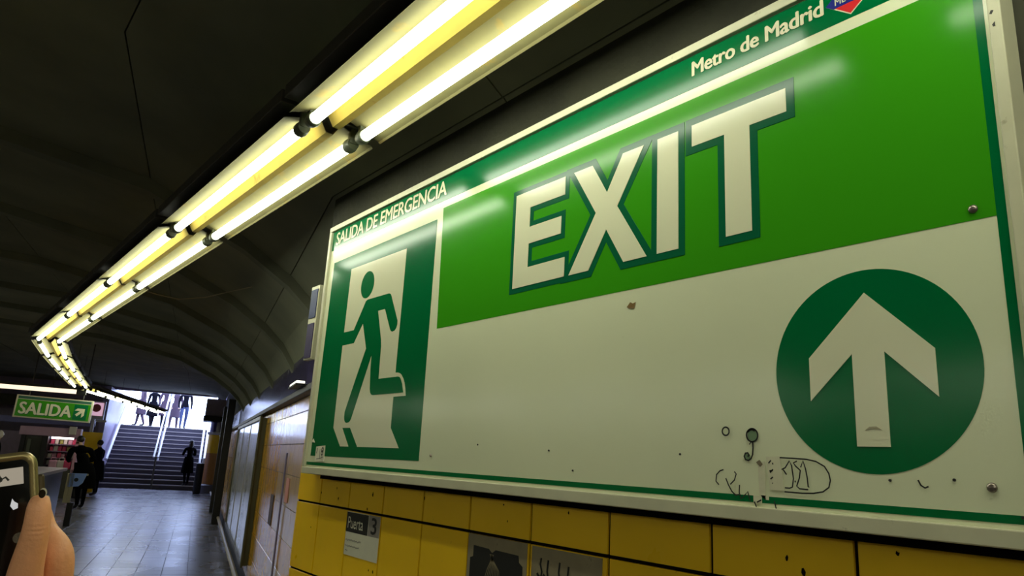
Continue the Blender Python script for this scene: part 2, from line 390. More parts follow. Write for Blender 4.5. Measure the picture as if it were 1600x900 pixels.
# ================================================================== THE BIG SIGN
SX = 1.16
def fn(y, z, d): return (SX-d, y, z)                 # d: proud of the panel towards the corridor
sign = thing('exit_sign', 'large white and green EXIT sign with running figure and arrow in a cream frame', 'sign', (SX, 1.55, 1.93))
def sp(mb, name, m, smooth=False):
    mb.v = [(x-SX, y-1.55, z-1.93) for x, y, z in mb.v]
    return mb.build(name, m, sign, smooth)
Y0, Y1, Z0, Z1 = .316, 2.777, 1.428, 2.4315
sp(MB().prism(rect(.33, 2.765, 1.44, 2.42), fn, 0, -.034), 'panel', M['signwhite'])
k = 1.150/SX
def fr(y0, y1, z0, z1):                              # frame bar, front face at x = 1.150
    m = MB(); m.box(1.150, XW-.0075, y0, y1, z0, z1, .002); return m
fy0, fy1, fz0, fz1 = Y0*k, Y1*k, 1.5+(Z0-1.5)*k, 1.5+(Z1-1.5)*k
sp(fr(fy0, fy1, fz1-.021, fz1), 'frame_bar', M['frame']); sp(fr(fy0, fy1, fz0, fz0+.025), 'frame_bar', M['frame'])
sp(fr(fy0, fy0+.018, fz0+.0255, fz1-.0215), 'frame_bar', M['frame']); sp(fr(fy1-.020, fy1, fz0+.0255, fz1-.0215), 'frame_bar', M['frame'])
sp(MB().box(1.172, XW-.0075, .25, 2.62, fz0-.014, fz0+.012), 'contact_shade_strip', mat('shade_black', (10, 8, 6), .95, spec=.03))  # near-black strip put in as contact shade below the frame
sp(MB().prism(rect(.334, 2.752, 2.4035, 2.4095), fn, .0006, 0), 'gap', M['framegap'])
sp(MB().prism(rect(2.7535, 2.756, 1.455, 2.405), fn, .0006, 0), 'gap', M['framegap'])
L1, L2, L3, L4 = .0006, .0012, .0018, .0024
g = MB(); g.prism(rect(.34, 2.743, 2.320, 2.4005), fn, L1, 0)
sp(g, 'top_band', M['green'])
g = MB(); g.prism(rect(.3385, .3515, 1.461, 2.3995), fn, L1*.8, 0); g.prism(rect(.3385, .80, 1.461, 1.4725), fn, L1, 0)
g.prism(rect(.80, 2.74, 1.461, 1.4725), fn, L1, 0); g.prism(rect(2.7375, 2.743, 1.461, 2.3995), fn, L1*.8, 0)
sp(g, 'border_stripe', M['green'])
sp(MB().prism([(.3515, 1.894), (1.866, 1.8965), (1.884, 2.2955), (.3515, 2.2955)], fn, L1, 0), 'lime_panel', M['lime'])
E_ = [(1.499, 2.232), (1.297, 2.232), (1.297, 2.183), (1.436, 2.183), (1.436, 2.127), (1.308, 2.127), (1.308, 2.080), (1.436, 2.080), (1.436, 2.014), (1.290, 2.014), (1.290, 1.9635), (1.496, 1.9635)]
X_ = [(1.265, 2.232), (1.199, 2.232), (1.147, 2.147), (1.097, 2.232), (1.032, 2.232), (1.113, 2.104), (1.021, 1.963), (1.090, 1.963), (1.147, 2.054), (1.204, 1.963), (1.273, 1.963), (1.183, 2.104)]
I_ = rect(.992, .9335, 1.9625, 2.232)
T_ = [(.897, 2.232), (.676, 2.232), (.676, 2.183), (.7565, 2.183), (.7565, 1.9625), (.8155, 1.9625), (.8155, 2.183), (.897, 2.183)]
for i, (P, t) in enumerate(((E_, .0145), (X_, .0165), (I_, .0165), (T_, .0168))):
    sp(MB().prism(offset_poly(P, t), fn, L2+i*.00012, L1), 'letter_outline', M['outline'])
    sp(MB().prism(P, fn, L4, L2), 'letter', M['filmwhite'])
# running figure
sq = MB().prism([(1.908, 1.4985), (2.703, 1.4955), (2.692, 2.262), (1.916, 2.2645)], fn, L1, 0); sp(sq, 'pictogram_field', M['green'])
door = [(2.522, 2.206), (2.100, 2.203), (2.099, 1.776), (2.082, 1.775), (2.068, 1.772), (2.057, 1.766), (2.044, 1.754), (2.034, 1.740), (2.025, 1.72), (2.019, 1.697), (2.098, 1.697), (2.096, 1.597), (2.033, 1.534), (2.318, 1.534),
        (2.388, 1.599), (2.451, 1.599), (2.386, 1.534), (2.453, 1.534), (2.525, 1.600), (2.526, 1.906)]
sp(MB().prism(door, fn, L2, L1), 'pictogram_door', M['filmwhite'])
hd = [(2.369+.0515*math.cos(a)*1.0, 2.1185+.0515*math.sin(a)) for a in [2*PI*i/40 for i in range(40)]]
man = [(2.535, 1.956), (2.443, 1.956), (2.368, 2.055), (2.355, 2.060), (2.195, 2.059), (2.184, 2.056), (2.177, 2.048), (2.117, 1.953), (2.116, 1.940), (2.121, 1.928), (2.131, 1.920), (2.145, 1.918), (2.156, 1.921), (2.163, 1.928), (2.214, 2.006), (2.265, 2.006),
       (2.222, 1.900), (2.216, 1.875), (2.213, 1.80), (2.211, 1.762), (2.079, 1.762), (2.068, 1.760), (2.059, 1.753), (2.047, 1.736), (2.035, 1.708), (2.242, 1.708), (2.254, 1.711), (2.262, 1.718), (2.267, 1.730), (2.277, 1.8), (2.280, 1.849),
       (2.388, 1.630), (2.395, 1.622), (2.405, 1.618), (2.420, 1.616), (2.432, 1.619), (2.440, 1.626), (2.444, 1.637), (2.444, 1.656), (2.385, 1.77), (2.327, 1.877), (2.373, 1.973), (2.431, 1.906), (2.535, 1.906)]
mm = MB().prism(man, fn, L3, L2).prism(hd, fn, L3, L2); sp(mm, 'running_figure', M['green'])
# arrow roundel
sp(MB().prism(circle(.5519, 1.6824, .1642, 96), fn, L1, 0), 'roundel', M['green'])
ar = [(.5515, 1.808), (.4505, 1.707), (.4505, 1.634), (.5255, 1.7085), (.5255, 1.560), (.5775, 1.560), (.5775, 1.7085), (.6525, 1.634), (.6525, 1.707)]
sp(MB().prism(ar, fn, L3, L1), 'arrow', M['filmwhite'])
# lettering of the top band
m = MB(); lettering(m, 'SALIDA DE EMERGENCIA', fn, 2.695, 1.872, 2.338, 2.3905, L3, .03, .96); sp(m, 'lettering', M['filmwhite'])
m = MB(); lettering(m, 'Metro de Madrid', fn, .895, .594, 2.350, 2.3835, L3, .045, .98); sp(m, 'lettering', M['filmwhite'])
# diamond emblem: red lozenge with blue bar and white letters
lc, lz, lw, lh = .543, 2.363, .0455, .0365
sp(MB().prism([(lc+lw, lz), (lc, lz-lh), (lc-lw, lz), (lc, lz+lh)], fn, L2, L1), 'emblem', M['filmwhite'])
sp(MB().prism([(lc+lw*.93, lz), (lc, lz-lh*.93), (lc-lw*.93, lz), (lc, lz+lh*.93)], fn, L2*1.2, L1), 'emblem_field', M['red'])
sp(MB().prism([(lc+lw, lz), (lc+lw*.68, lz-.0115), (lc-lw*.68, lz-.0115), (lc-lw, lz), (lc-lw*.68, lz+.0115), (lc+lw*.68, lz+.0115)], fn, L3, L1), 'emblem_bar', M['blue'])
m = MB(); lettering(m, 'METRO', fn, lc+lw*.60, lc-lw*.60, lz-.0065, lz+.0065, L4, .02); sp(m, 'emblem_lettering', M['filmwhite'])
# screws
for y, z, r in ((.381, 1.911, .0065), (.393, 1.507, .0065), (1.84, 1.516, .004), (.3245, 2.21, .004)):
    m = MB(); pr = [(r*1.05, 0), (r, .0015), (r*.8, .0035), (r*.4, .0045), (.0001, .0048)]
    n = 14; vs = [fn(y+q*math.cos(2*PI*j/n), z+q*math.sin(2*PI*j/n), h+L2) for q, h in pr for j in range(n)]
    m.add(vs, [(i*n+j, i*n+(j+1) % n, (i+1)*n+(j+1) % n, (i+1)*n+j) for i in range(len(pr)-1) for j in range(n)])
    sp(m, 'screw', M['screw'], True)
# wear: pen scrawls, tape, chips
def arc(cy, cz, r, a0, a1, n=14, ry=None): return [(cy-r*math.cos(R(a0+(a1-a0)*i/n)), cz+(ry or r)*math.sin(R(a0+(a1-a0)*i/n))) for i in range(n+1)]
D5 = L4
def pen(pts, wd): sp(stroke(MB(), pts, fn, wd, D5), 'pen_stroke', M['ink'])
pen(arc(.823, 1.584, .0075, 0, 360, 20), .003)
pen(arc(.7672, 1.577, .0115, 0, 360, 24), .003)
pen([(.7765, 1.583), (.772, 1.5865), (.767, 1.5875), (.761, 1.585)], .004)
pen([(.770, 1.565), (.7735, 1.5605)], .0018)
pen([(.7665, 1.566), (.766, 1.555), (.767, 1.543), (.7705, 1.536), (.776, 1.5325), (.782, 1.534), (.7845, 1.5395), (.782, 1.545), (.777, 1.546), (.7745, 1.542), (.7775, 1.539)], .003)
# boxed scrawl beside the roundel
for st in ([(.714, 1.539), (.690, 1.5385), (.665, 1.5375), (.648, 1.5345), (.6335, 1.527), (.6265, 1.516), (.6245, 1.505), (.6275, 1.494), (.638, 1.4865), (.655, 1.483), (.675, 1.482), (.707, 1.4825)],
           [(.711, 1.519), (.704, 1.5225), (.696, 1.534), (.692, 1.526), (.6895, 1.505), (.692, 1.491), (.697, 1.489), (.706, 1.489)],
           [(.682, 1.534), (.6885, 1.531), (.685, 1.526), (.6765, 1.519), (.6785, 1.507), (.684, 1.493), (.679, 1.489), (.668, 1.4885), (.6635, 1.4885)],
           [(.6755, 1.524), (.671, 1.535), (.667, 1.522), (.6645, 1.507), (.6635, 1.493), (.6615, 1.4925)], [(.708, 1.519), (.702, 1.511)], [(.6865, 1.502), (.6865, 1.499)],
           [(.8395, 1.487), (.846, 1.493), (.8445, 1.505), (.837, 1.512), (.829, 1.5145)], [(.806, 1.512), (.802, 1.508), (.806, 1.497), (.815, 1.489)], [(.8245, 1.4995), (.819, 1.488), (.812, 1.477), (.804, 1.4705), (.797, 1.4725)],
           [(.7955, 1.489), (.7965, 1.476), (.7925, 1.465), (.785, 1.472), (.779, 1.4785), (.774, 1.4635)], [(.766, 1.4625), (.7615, 1.452)], [(.761, 1.4615), (.752, 1.466)], [(.727, 1.466), (.722, 1.447)],
           [(.736, 1.529), (.731, 1.534)], [(.7345, 1.516), (.728, 1.517)], [(.733, 1.502), (.728, 1.506)], [(.7295, 1.496), (.7285, 1.495)], [(.728, 1.530), (.7275, 1.527)], [(.7335, 1.513), (.7275, 1.519)],
           [(.489, 1.5125), (.4855, 1.505), (.480, 1.5015), (.475, 1.504)]):
    pen(st, .0024)
m = MB()
for y, z in ((1.32, 1.54), (1.61, 1.55), (.93, 1.54), (1.235, 1.497), (.44, 1.515), (.53, 1.51), (1.12, 2.20), (.36, 1.47)):
    m.prism(circle(y, z, .0022, 8), fn, D5, L1)
tag(sp(m, 'ink_speck', M['ink']), kind='stuff')
m = MB(); m.prism(circle(.767, 1.577, .0098, 20), fn, L3, L2); fl_ = mat('pen_green_fill', (112, 140, 104), .5); sp(m, 'pen_fill', fl_); sp(MB().prism(circle(.7785, 1.5395, .006, 14), fn, L3, L2), 'pen_fill', fl_)
m = MB(); m.prism([(.741, 1.540), (.7145, 1.541), (.7085, 1.484), (.735, 1.484)], fn, L3, L1); m.prism([(.758, 1.529), (.744, 1.532), (.744, 1.4665), (.738, 1.4665), (.738, 1.474), (.756, 1.474)], fn, L2, L1)
m.prism(rect(.768, .752, 1.4595, 1.4725), fn, L3, L1); sp(m, 'old_tape', M['tape'])
m = MB(); m.prism([(.761, 1.530), (.7545, 1.534), (.748, 1.527), (.753, 1.522)], fn, L3, L1); sp(m, 'tape_scrap', mat('tape_scrap', (120, 108, 84), .6))
m = MB(); m.prism([(1.078, 1.856), (1.068, 1.866), (1.060, 1.862), (1.052, 1.864), (1.056, 1.850), (1.070, 1.852)], fn, L2, L1); sp(m, 'chip', M['brownchip']); m = MB(); m.prism([(.537, 1.586), (.545, 1.591), (.556, 1.5905), (.563, 1.585), (.552, 1.588)], fn, L4*1.1, L1); sp(m, 'chip', mat('rubbed_mark', (168, 160, 130), .6))
m = MB(); m.prism([(2.655, 1.475), (2.575, 1.478), (2.578, 1.535), (2.655, 1.53)], fn, L4, L1); m.prism([(2.700, 1.552), (2.69, 1.559), (2.676, 1.545), (2.695, 1.546)], fn, L4, L1); sp(m, 'sticker', M['paper'])
m = MB(); stroke(m, [(2.64, 1.525), (2.643, 1.505)], fn, .005, L4*1.3); stroke(m, [(2.616, 1.522), (2.612, 1.487)], fn, .003, L4*1.3); stroke(m, arc(2.593, 1.519, .008, 0, 360, 12), fn, .004, L4*1.3); stroke(m, arc(2.595, 1.508, .008, 0, 360, 12), fn, .004, L4*1.3)
stroke(m, [(2.64, 1.485), (2.61, 1.487), (2.585, 1.493)], fn, .002, L4*1.3); sp(m, 'sticker_print', M['ink'])
m = MB()
for pts in ([(.3285, 2.213), (.326, 2.2185), (.3225, 2.217), (.3255, 2.2115)], [(.3265, 2.1935), (.3225, 2.1975), (.3225, 2.190), (.3255, 2.190)]): m.prism(pts, lambda y, z, d: (1.150-d, y, z), .0006, -.0004)
sp(m, 'frame_hole', M['ink'])

# blue panel mounted on the pier end behind the sign
bp = thing('station_sign', 'small blue and violet enamel sign in a pale frame sticking out behind the big sign', 'sign', (1.20, 2.905, 2.05))
MB().box(-.002, .02, 0, .085, -.16, .165, .002).build('frame', M['frame'], bp)
MB().box(-.005, 0, .010, .076, .022, .148).build('blue_field', M['bluepanel'], bp)
MB().box(-.005, 0, .010, .076, -.152, -.002).build('violet_field', M['violetpanel'], bp)

# notices stuck on the tiles under the sign
XT = XW-.0085
Q = XT/1.1915
def ft(y, z, d): return (XT-d, y*Q, 1.5+(z-1.5)*Q)
def flat(name, label, cat, parts, loc):
    t = thing(name, label, cat, loc)
    for nm, m, mt_ in parts:
        m.v = [(x-loc[0], y-loc[1], z-loc[2]) for x, y, z in m.v]; m.build(nm, mt_, t)
    return t
a = MB().prism(rect(2.401, 2.163, 1.175, 1.316), ft, .001, 0); b = MB().prism(rect(2.401, 2.243, 1.250, 1.314), ft, .0016, .001); b2 = MB().prism(rect(2.240, 2.163, 1.250, 1.316), ft, .0014, .001)
c = MB(); lettering(c, 'Puerta', ft, 2.388, 2.276, 1.262, 1.300, .0022, .0); e = MB(); lettering(e, '3', ft, 2.218, 2.184, 1.258, 1.309, .0022, .03)
q = MB()
for z, y0, y1 in ((1.224, 2.395, 2.28), (1.205, 2.395, 2.29), (1.190, 2.39, 2.372)):
    n = int((y0-y1)/.006); P = [(y0-(y0-y1)*i/n, z+random.uniform(-.003, .003)) for i in range(n+1)]; stroke(q, P, ft, .0025, .0022)
flat('door_notice', 'small notice reading Puerta 3, black and grey above white, on a yellow tile', 'notice', [('paper', a, M['paper']), ('black_field', b, M['ink']), ('grey_field', b2, M['greypaper']), ('lettering', c, M['paper']), ('numeral', e, M['ink']), ('small_print', q, M['greypaper'])], (XT, 2.28, 1.245))
a = MB().prism(rect(1.668, 1.420, 1.078, 1.318), ft, .001, 0)
b = MB().prism([(1.642, 1.29), (1.575, 1.288), (1.56, 1.279), (1.545, 1.288), (1.452, 1.286), (1.449, 1.27), (1.435, 1.262), (1.43, 1.10), (1.652, 1.10), (1.655, 1.258), (1.642, 1.262)], ft, .0016, .001)
c = MB()
for k_ in range(9): stroke(c, [(1.56+.002*k_-.008, 1.276), (1.575-.006*k_, 1.24), (1.60-.011*k_, 1.18), (1.60-.012*k_, 1.13)], ft, .0022, .0022)
flat('torn_notice', 'weathered torn notice with a black print, bottom edge of the photo, beside the ink-splashed one', 'notice', [('paper', a, M['weathered']), ('black_field', b, M['ink']), ('white_marks', c, M['weathered'])], (XT, 1.54, 1.2))
a = MB().prism(rect(1.402, 1.166, 1.078, 1.316), ft, .001, 0); b = MB()
for cy, cz, h in ((1.365, 1.262, .03), (1.34, 1.24, .05), (1.30, 1.245, .045), (1.27, 1.235, .05), (1.23, 1.24, .03), (1.20, 1.245, .02)):
    stroke(b, [(cy, cz+h), (cy+.003, cz+h*.5), (cy-.003, cz), (cy+.004, cz-.04), (cy, cz-.09)], ft, .006, .0022)
    stroke(b, arc(cy, cz, .014, 200, 340, 8), ft, .007, .0024)
stroke(b, [(1.36, 1.21), (1.32, 1.205), (1.28, 1.21), (1.22, 1.20)], ft, .012, .0023)
flat('ink_splashed_notice', 'pale notice with black ink drips on a yellow tile, right of the torn notice', 'notice', [('paper', a, M['weathered']), ('ink_drip', b, M['ink'])], (XT, 1.28, 1.2))
# scrapes on single tiles under the frame (painted-on marks)
m = MB()
for y, z in ((2.55, 1.385), (2.27, 1.38), (2.53, 1.35), (2.30, 1.33), (1.94, 1.39), (1.55, 1.40), (1.53, 1.36), (.55, 1.40), (.50, 1.35), (.43, 1.38), (.36, 1.37), (.74, 1.37), (.71, 1.35), (1.30, 1.40), (2.68, 1.36), (2.74, 1.23), (2.25, 1.14), (2.22, 1.14)):
    r = random.uniform(.002, .0055); m.prism([(y+r*random.uniform(.5, 1)*math.cos(a_), z+r*random.uniform(.6, 2)*math.sin(a_)) for a_ in (0, .9, 1.9, 2.8, 3.9, 5)], lambda y, z, d: (XW-.0085-d, y, z), .0004, 0)
tag(m.build('tile_scrape', M['grout'], wr), kind='stuff')

# ================================================================== FLUORESCENT FITTINGS
def make_fixture():
    t = thing('fluorescent_fixture', '', 'lamp', (0, 0, 0)); L = 1.52
    lay = lambda pts: [v for x, z in pts for v in ((x, .02, z+.012), (x, L, z+.012))]
    def sheet(name, pts, m, th=.002):
        mb = MB(); n = len(pts); mb.add(lay(pts)+lay([(x, z+th) for x, z in pts]), [(2*i, 2*i+1, 2*i+3, 2*i+2) for i in range(n-1)]+[(2*n+2*i, 2*n+2*i+1, 2*n+2*i+3, 2*n+2*i+2) for i in range(n-1)]+[(0, 1, 2*n+1, 2*n), (2*n-2, 2*n-1, 4*n-1, 4*n-2)])
        return mb.build(name, m, t)
    sheet('reflector_wing', [(-.155, -.006), (-.150, .0), (-.038, .036)], M['reflector'])
    sheet('reflector_wing', [(.155, -.006), (.150, .0), (.038, .036)], M['reflector'])
    sheet('centre_ridge', [(-.038, .036), (-.030, .026), (-.012, -.004), (.012, -.004), (.030, .026), (.038, .036)], M['ridge'])
    MB().box(-.175, .158, .006, 1.528, .052, .095, .003).build('housing', M['darkmetal'], t)
    MB().tube([(.06, .7, .09), (.06, .7, .45)], .003, 6).build('hanger_rod', M['darkmetal'], t)
    for x in (-.085, .085):
        MB().tube([(x, .055, .0), (x, .06, .0), (x, L-.04, .0), (x, L-.035, .0)], [.0145, .017, .017, .0145], 12).build('tube', M['tube'], t, True)
        for y0, sg in ((.030, 1), (L-.012, -1)):
            h = MB(); h.tube([(x, y0-.012*sg, .0), (x, y0+.004*sg, .0), (x, y0+.006*sg, .0), (x, y0+.022*sg, .0), (x, y0+.030*sg, .0)], [.020, .022, .0235, .0235, .020], 12)
            h.box(x-.014, x+.014, y0-.014, y0+.006, 0, .05, .002); h.build('lamp_holder', M['socket'], t, True)
    return t
fx = make_fixture(); fx['group'] = 'twin tube light fittings'
J = [(.825, -4.12, 2.5), (.825, -2.58, 2.5), (.825, -1.03, 2.5), (.825, .51, 2.5), (.825, 2.055, 2.5), (.815, 3.62, 2.5), (.80, 5.15, 2.495), (.775, 6.69, 2.477), (.725, 8.27, 2.425)]
J2 = [(.745, 8.31, 2.425), (.99, 9.82, 2.43), (1.281, 11.32, 2.415), (1.57, 12.83, 2.413), (1.88, 14.36, 2.40)]
J3 = [(2.12+.578*i, 15.1+1.427*i, 2.40) for i in range(6)]
rows = []
name_near = ['twin tube fitting of the overhead line, above and behind the viewer', 'second twin tube fitting behind the viewer', 'twin tube fitting straight above the viewer',
             'largest twin tube fitting, cut by the top edge above the sign', 'second largest twin tube fitting, after the first dark joint', 'third twin tube fitting counted from the sign end', 'fourth twin tube fitting counted from the sign end', 'fifth twin tube fitting, ending at the bend of the light line']
for i in range(8): rows.append((J[i], J[i+1], name_near[i]))
for i, n_ in enumerate(['twin tube fitting just after the bend of the light line', 'second twin tube fitting after the bend', 'third twin tube fitting after the bend', 'last twin tube fitting before the hanging green sign']): rows.append((J2[i], J2[i+1], n_))
for i, n_ in enumerate(['nearest twin tube fitting of the far light line by the stairs', 'second twin tube fitting of the far light line', 'third twin tube fitting of the far light line', 'fourth twin tube fitting of the far light line', 'farthest twin tube fitting, in front of the stair opening']): rows.append((J3[i], J3[i+1], n_))
for hx, hn in ((-4.8, 'nearest'), (-6.3, 'middle'), (-9.0, 'added farthest')):  # the farthest row is unseen, added as fill light
    for i in range(9): rows.append(((hx, -4.7+2.2*i, 2.52), (hx, -3.14+2.2*i, 2.52), 'twin tube fitting of the %s parallel line over the hall, outside the picture' % hn))
for i in range(3): rows.append(((-4.25+1.56*i, -1.7, 2.5), (-2.69+1.56*i, -1.7, 2.5), ('left', 'middle', 'right')[i]+' fitting of the short added fill line crossing the hall behind the viewer'))  # unseen fittings added behind the camera to light hand and phone
for i in range(4):
    a_, b_ = sb(13.1+1.9*i, -8.3, 2.45), sb(14.66+1.9*i, -8.3, 2.45); rows.append((a_[:], b_[:], 'added twin tube fill fitting in front of the kiosk, just outside the left edge of the picture'))  # unseen row added to brighten the kiosk side
first = True; old = None
for A, B, lab in rows:
    A, B = Vector(A), Vector(B); d = (B-A).normalized()
    rot = (math.asin(d.z), 0, -math.atan2(d.x, d.y))
    if 'parallel' in lab:
        if not old:
            old = dup(fx, A, rot, lab); old['group'] = 'old tube fittings over the hall'
            for o in [q for q in C.objects if q.parent == old and q.name.startswith('tube')]: o.data = o.data.copy(); o.data.materials[0] = M['tube_old']
        else: dup(old, A, rot, lab)
        continue
    if first: fx.location = A; fx.rotation_euler = rot; fx['label'] = lab; first = False; continue
    q_ = dup(fx, A, rot, lab)
    if lab.startswith('largest'): q_.scale = (1, .865, 1); q_.location.y += .20
    if 'after the bend' in lab or 'far light line' in lab or lab.startswith(('last', 'farthest twin tube fitting, in')): q_.scale = (1, .93, 1); q_.location += d*.05
    if lab.startswith('twin tube fitting straight'): q_.location.y += .07
# loose cable
cb = MB(); cp = [(.93, 5.35, 2.53), (1.1, 5.6, 2.56), (1.3, 5.85, 2.60), (1.5, 5.9, 2.66), (1.66, 5.75, 2.72), (1.78, 5.5, 2.75)]
o = cb.tube(cp, .004, 6).build('loose_cable', M['kerb'], None, True); tag(o, 'thin pale cable sagging from the light line to the dark vault', 'cable')

# strip light across the hall with the hanging sign
def at2(s, b, z): return sb(s, b, z)
st = thing('strip_light', 'long cream strip light running across the hall above the hanging green sign', 'lamp', sb(12.75, -2.95, 2.37), HH)
MB().box(-5.2, 0, -.05, .05, 0, .075, .01).build('diffuser', M['strip'], st); MB().box(-5.2, .16, -.06, .06, .075, .12).build('housing', M['darkmetal'], st)
MB().box(.0, .16, -.055, .055, -.01, .09, .01).build('end_cap', M['black'], st)
for x in (-4.6, -2.4, -.4): MB().tube([(x, 0, .11), (x, 0, 1.0)], .008, 6).build('rod', M['darkmetal'], st)
hs = thing('hanging_exit_sign', 'small hanging green sign reading SALIDA with an arrow', 'sign', sb(13.12, -3.32, 2.07), HH); hs.rotation_euler = (0, R(1.2), HH)
def fh(x, z, d): return (x, -.05-d, z)
MB().box(-.64, .64, -.05, .05, -.205, .215, .008).build('case', M['frame'], hs)
MB().prism(rect(-.61, .61, -.18, .135), fh, .002, 0).build('lime_face', M['lime'], hs)
MB().prism(rect(-.61, .61, .145, .195), fh, .002, 0).build('top_band', mat('dull_green_band', (40, 92, 72), .3), hs)
m = MB(); lettering(m, 'SALIDA', fh, -.555, .30, -.13, .085, .004, .045, 1.0); m.build('lettering', M['filmwhite'], hs)
m = MB(); lettering(m, 'SALIDA', fh, -.545, .31, -.138, .077, .0025, .055, 1.0); m.build('letter_shadow', M['outline'], hs)
MB().prism(rect(.335, .565, -.165, .12), fh, .003, 0).build('arrow_field', M['green'], hs)
arr = [(0, .11), (-.10, .01), (-.10, -.055), (-.026, .015), (-.026, -.10), (.026, -.10), (.026, .015), (.10, -.055), (.10, .01)]
ca, sa = math.cos(R(-45)), math.sin(R(-45))
MB().prism([(.45+.9*(x*ca-z*sa), -.02+.9*(x*sa+z*ca)) for x, z in arr], fh, .005, .003).build('arrow', M['filmwhite'], hs)
for x in (-.45, .45): MB().tube([(x, 0, .2), (x, 0, 1.4)], .01, 6).build('rod', M['darkmetal'], hs)

# ================================================================== SECOND WALL FITTINGS
nb = thing('notice_board', 'long glazed notice board with olive frame and faded poster on the far right wall', 'notice board', sb(5.64, 0, 1.08), HH)
def fb(y, z, d): return (-d, y, z)
BL, BH = 4.95, .80
MB().box(-.06, -.008, .02, BL-.02, -BH, BH).build('backing', M['olive'], nb)
for nm, q in (('frame_bar', (-.085, -.06, 0, .09, -BH-.02, BH+.02)), ('frame_bar', (-.085, -.06, BL-.07, BL, -BH-.02, BH+.02)), ('frame_bar', (-.085, -.06, .09, BL-.07, BH-.03, BH+.02)), ('frame_bar', (-.085, -.06, .09, BL-.07, -BH-.02, -BH+.03))):
    MB().box(*q, .006).build(nm, M['olive'], nb)
MB().box(-.064, -.060, .09, BL-.07, -BH+.03, BH-.03).build('poster', M['poster'], nb)
for y in (1.75, 3.35): MB().box(-.070, -.063, y-.015, y+.015, -BH+.03, BH-.03).build('glazing_bar', M['greypaper'], nb)
o = MB().tube([(-.022, 0, .17), (-.022, 0, 1.5)], .008, 8).build('wall_conduit', mat('violet_grey_pipe', (120, 112, 140), .4), None, True); o.location = sb(3.05, 0, 0)+BB*0; o.rotation_euler = (0, 0, HH); tag(o, 'violet grey vertical conduit on the tiles just beyond the big sign', 'pipe')
o = MB().box(-.013, -.0085, -.10, .10, -.09, .09).build('pink_sticker', mat('faded_pink', (196, 132, 122), .6)); o.location = sb(2.85, 0, 1.22); o.rotation_euler = (0, 0, HH); tag(o, 'small faded pink sticker beside the conduit', 'sticker')
o = MB().box(-.013, -.0085, -.12, .12, -.13, .13).build('scratched_label', mat('dark_label', (86, 76, 92), .6, var=.5, scale=60)); o.location = sb(3.9, 0, 1.0); o.rotation_euler = (0, 0, HH); tag(o, 'scratched dark label on the ochre tiles between conduit and notice board', 'sticker')
o = MB().tube([(-.10, 1.5, .13), (-.10, 23, .13)], .03, 8).build('wall_pipe', M['kerb'], None, True); o.location = O2; o.rotation_euler = (0, 0, HH); tag(o, 'cream pipe running low along the foot of the right wall', 'pipe')
o = thing('ledge_lamp', 'short lit white batten on the dark ledge close to the big sign', 'lamp', sb(2.35, -.10, 1.975), HH)
MB().box(-.03, .03, -.3, .1, 0, .02, .006).build('diffuser', emit('batten_glow', (1, .95, .8), 1.6), o); MB().box(-.035, .07, -.32, .12, -.012, 0).build('base', M['black'], o)
for s, lab in ((13.6, 'nearer black square post against the far right wall'), (16.6, 'farther black square post against the far right wall')):
    o = MB().box(-.22, -.075, -.10, .10, 0, 2.55, .01).build('black_post', M['black']); o.location = sb(s, 0, 0); o.rotation_euler = (0, 0, HH); tag(o, lab, 'post')

# ================================================================== STAIRS AND DAYLIGHT OPENING
S0, NB0, NB1, NR, RH, TD = 26.0, -3.65, -.45, 14, .161, .30
sc = thing('staircase', 'wide dark staircase with pale step edges climbing to the street', 'stairs', sb(S0, 0, 0), HH)
for i in range(NR):
    e = MB().box(NB0, NB1, i*TD, NR*TD+.3, i*RH, (i+1)*RH-.001).build('step', M['step'], sc)
    MB().box(NB0, NB1, i*TD-.02, i*TD+.05, (i+1)*RH-.03, (i+1)*RH+.002).build('nosing', M['nosing'], e)
TOP = NR*RH
pv = MB().box(-14, 10, NR*TD+.3, 40, TOP-.3, TOP-.002).build('street_floor', M['pave']); pv.location = sb(S0, 0, 0); pv.rotation_euler = (0, 0, HH); tag(pv, kind='structure')
def sidewall(b0, b1, name, m):
    mb = MB(); prof_ = [(0, 0), (NR*TD+.4, 0), (NR*TD+.4, TOP+.9), (NR*TD, TOP+.9), (.3, 1.15), (0, 1.15)]
    mb.prism(prof_, lambda y, z, d: (d, y, z), b0, b1); o = mb.build(name, m); o.location = sb(S0+.21, 0, 0); o.rotation_euler = (0, 0, HH); tag(o, kind='structure')
sidewall(NB1+.01, NB1+.45, 'wall_stair_right', M['white'])
mb = MB().box(NB0-.2, NB0-.02, -1.1, 5.2, 0, 3.38); o = mb.build('wall_stair_left', M['lilac']); o.location = sb(S0, 0, 0); o.rotation_euler = (0, 0, HH); tag(o, kind='structure')
# handrails
slope = RH/TD
def rail(name, lab, bs, z0, r, m, posts=True, y0=-.1, y1=NR*TD):
    t = thing(name, lab, 'handrail', sb(S0, bs[0], 0), HH)
    for b in bs:
        x = b-bs[0]; MB().tube([(x, y0, z0+y0*slope), (x, y1, z0+y1*slope)], r, 8).build('rail', m, t, True)
    if posts:
        x = (bs[-1]-bs[0])/2
        for q in (y0+.02, y1/3, 2*y1/3, y1): MB().tube([(x, q, max(0, (math.floor(q/TD)+1)*RH) if q > 0 else 0), (x, q, z0+q*slope)], .03, 8).build('post', M['darkmetal'] if q < .5 else m, t, True)
    return t
rail('centre_handrail', 'white double handrail up the middle of the staircase', [-2.07, -1.93], 1.15, .032, M['white'], True, -.1, NR*TD+.7)
rail('left_handrail', 'white handrail along the left side wall of the stairs', [NB0+.10], 1.0, .05, M['white'], False)
rail('right_handrail', 'white handrail along the right side of the stairs', [NB1-.10], 1.0, .04, M['white'], False)
